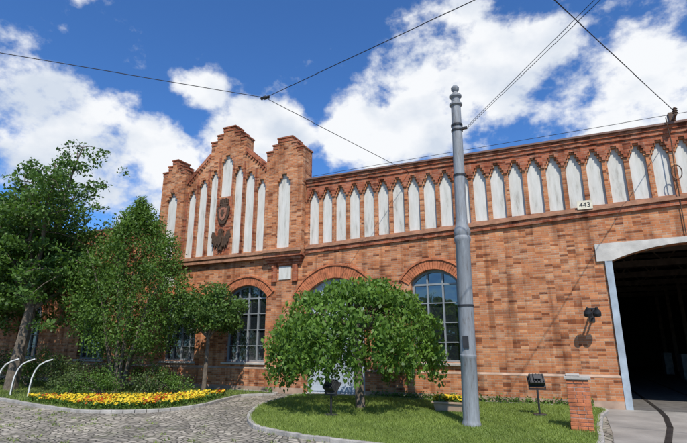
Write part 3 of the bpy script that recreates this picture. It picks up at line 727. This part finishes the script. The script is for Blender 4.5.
mb.lathe([(.02,-.14),(.05,-.11),(.03,-.07),(.055,-.03),(.055,.03),(.03,.07),(.05,.11),(.02,.14)],12,M); o=mb.obj("insulator_body",IRON,smooth=True); o.parent=INS

# ------------------------------------------------------------ LIGHT
s=Vector((.38,-.62,.90)).normalized()
sun=bpy.data.lights.new("sun",'SUN'); sun.energy=5.0; sun.angle=math.radians(.5); sun.color=(1,.95,.87)
so=bpy.data.objects.new("sun",sun); so.rotation_euler=s.to_track_quat('Z','Y').to_euler(); so.location=(10,-20,30); COL.objects.link(so)
W=bpy.data.worlds.new("World"); SC.world=W; W.use_nodes=True; nt=W.node_tree; bg=nt.nodes["Background"]
try:
    W.cycles.sampling_method='MANUAL'; W.cycles.sample_map_resolution=256
except Exception: pass
sky=N(nt,"ShaderNodeTexSky"); sky.sky_type='NISHITA'; sky.sun_disc=False; sky.sun_elevation=math.asin(s.z); sky.sun_rotation=math.atan2(s.x,s.y); sky.air_density=1.0; sky.dust_density=.4; sky.ozone_density=2.0
tc=N(nt,"ShaderNodeTexCoord")
nrm=N(nt,"ShaderNodeVectorMath",operation='NORMALIZE'); nt.links.new(tc.outputs["Generated"],nrm.inputs[0])
blobs=[((-.986,.537,.495),.15,1),((-.898,.599,.423),.18,1),((-.769,.674,.371),.15,1),((-.64,.701,.50),.09,.75),((-.60,.74,.43),.13,1),((-.50,.77,.43),.14,1),((-.356,.846,.444),.17,1),((-.215,.8965,.495),.19,1.05),((-.091,.9335,.567),.16,1.05),((.0,.96,.60),.12,.8),((.10,1.05,.46),.17,1.05),((.246,1.09,.567),.16,1),((.35,1.1,.45),.2,1),((-.115,.883,.70),.11,.65),((-.85,.35,.75),.12,.3),((-.75,.5,.68),.10,.3),((1.0,.3,.5),.3,1),((.6,-.8,.5),.35,.9),((-.6,-.9,.4),.35,.9),((-1,-.2,.4),.3,.9)]
acc=None
for v,r,w in blobs:
    v=Vector(v).normalized(); d=N(nt,"ShaderNodeVectorMath",operation='DISTANCE'); d.inputs[1].default_value=v; nt.links.new(nrm.outputs[0],d.inputs[0])
    mr=N(nt,"ShaderNodeMapRange"); mr.interpolation_type='SMOOTHSTEP'; mr.inputs[1].default_value=0; mr.inputs[2].default_value=r*1.25; mr.inputs[3].default_value=w; mr.inputs[4].default_value=0
    nt.links.new(d.outputs["Value"],mr.inputs[0])
    if acc is None: acc=mr.outputs[0]
    else:
        mx=N(nt,"ShaderNodeMath",operation='MAXIMUM'); nt.links.new(acc,mx.inputs[0]); nt.links.new(mr.outputs[0],mx.inputs[1]); acc=mx.outputs[0]
mp=N(nt,"ShaderNodeMapping"); mp.inputs["Scale"].default_value=(1,1,1.35); nt.links.new(nrm.outputs[0],mp.inputs[0])
n1=N(nt,"ShaderNodeTexNoise"); n1.inputs["Scale"].default_value=8; n1.inputs["Detail"].default_value=8; n1.inputs["Roughness"].default_value=.58; nt.links.new(mp.outputs[0],n1.inputs["Vector"])
m1=N(nt,"ShaderNodeMath",operation='MULTIPLY_ADD'); m1.inputs[1].default_value=2.9; m1.inputs[2].default_value=-1.47; nt.links.new(n1.outputs[0],m1.inputs[0])
ad=N(nt,"ShaderNodeMath",operation='ADD'); nt.links.new(acc,ad.inputs[0]); nt.links.new(m1.outputs[0],ad.inputs[1])
cr=N(nt,"ShaderNodeMapRange"); cr.interpolation_type='SMOOTHSTEP'; cr.inputs[1].default_value=.28; cr.inputs[2].default_value=.80; nt.links.new(ad.outputs[0],cr.inputs[0])
n2=N(nt,"ShaderNodeTexNoise"); n2.inputs["Scale"].default_value=7; n2.inputs["Detail"].default_value=5; mp2=N(nt,"ShaderNodeMapping"); mp2.inputs["Location"].default_value=(.3,.1,.06); mp2.inputs["Scale"].default_value=(1,1,1.5); nt.links.new(nrm.outputs[0],mp2.inputs[0]); nt.links.new(mp2.outputs[0],n2.inputs["Vector"])
cc=ramp(nt,[(.36,(6.6,7.3,8.4)),(.56,(9.4,9.6,9.9))]); nt.links.new(n2.outputs[0],cc.inputs[0])
tint=mixc(nt,1.0,sky.outputs[0],(.62,1.10,1.70),'MULTIPLY')
fin=mixc(nt,cr.outputs[0],tint,cc.outputs[0]); nt.links.new(fin,bg.inputs[0]); bg.inputs[1].default_value=.1

cam=bpy.data.cameras.new("camera"); cam.sensor_width=36; cam.lens=36*470/687; cam.clip_end=2000; cam.clip_start=.05
co=bpy.data.objects.new("camera",cam); co.location=(0,-14.86,1.6); co.rotation_euler=(math.radians(104.8),0,math.radians(25)); COL.objects.link(co); SC.camera=co
SC.view_settings.view_transform='Standard'; SC.view_settings.look='None'; SC.view_settings.exposure=0
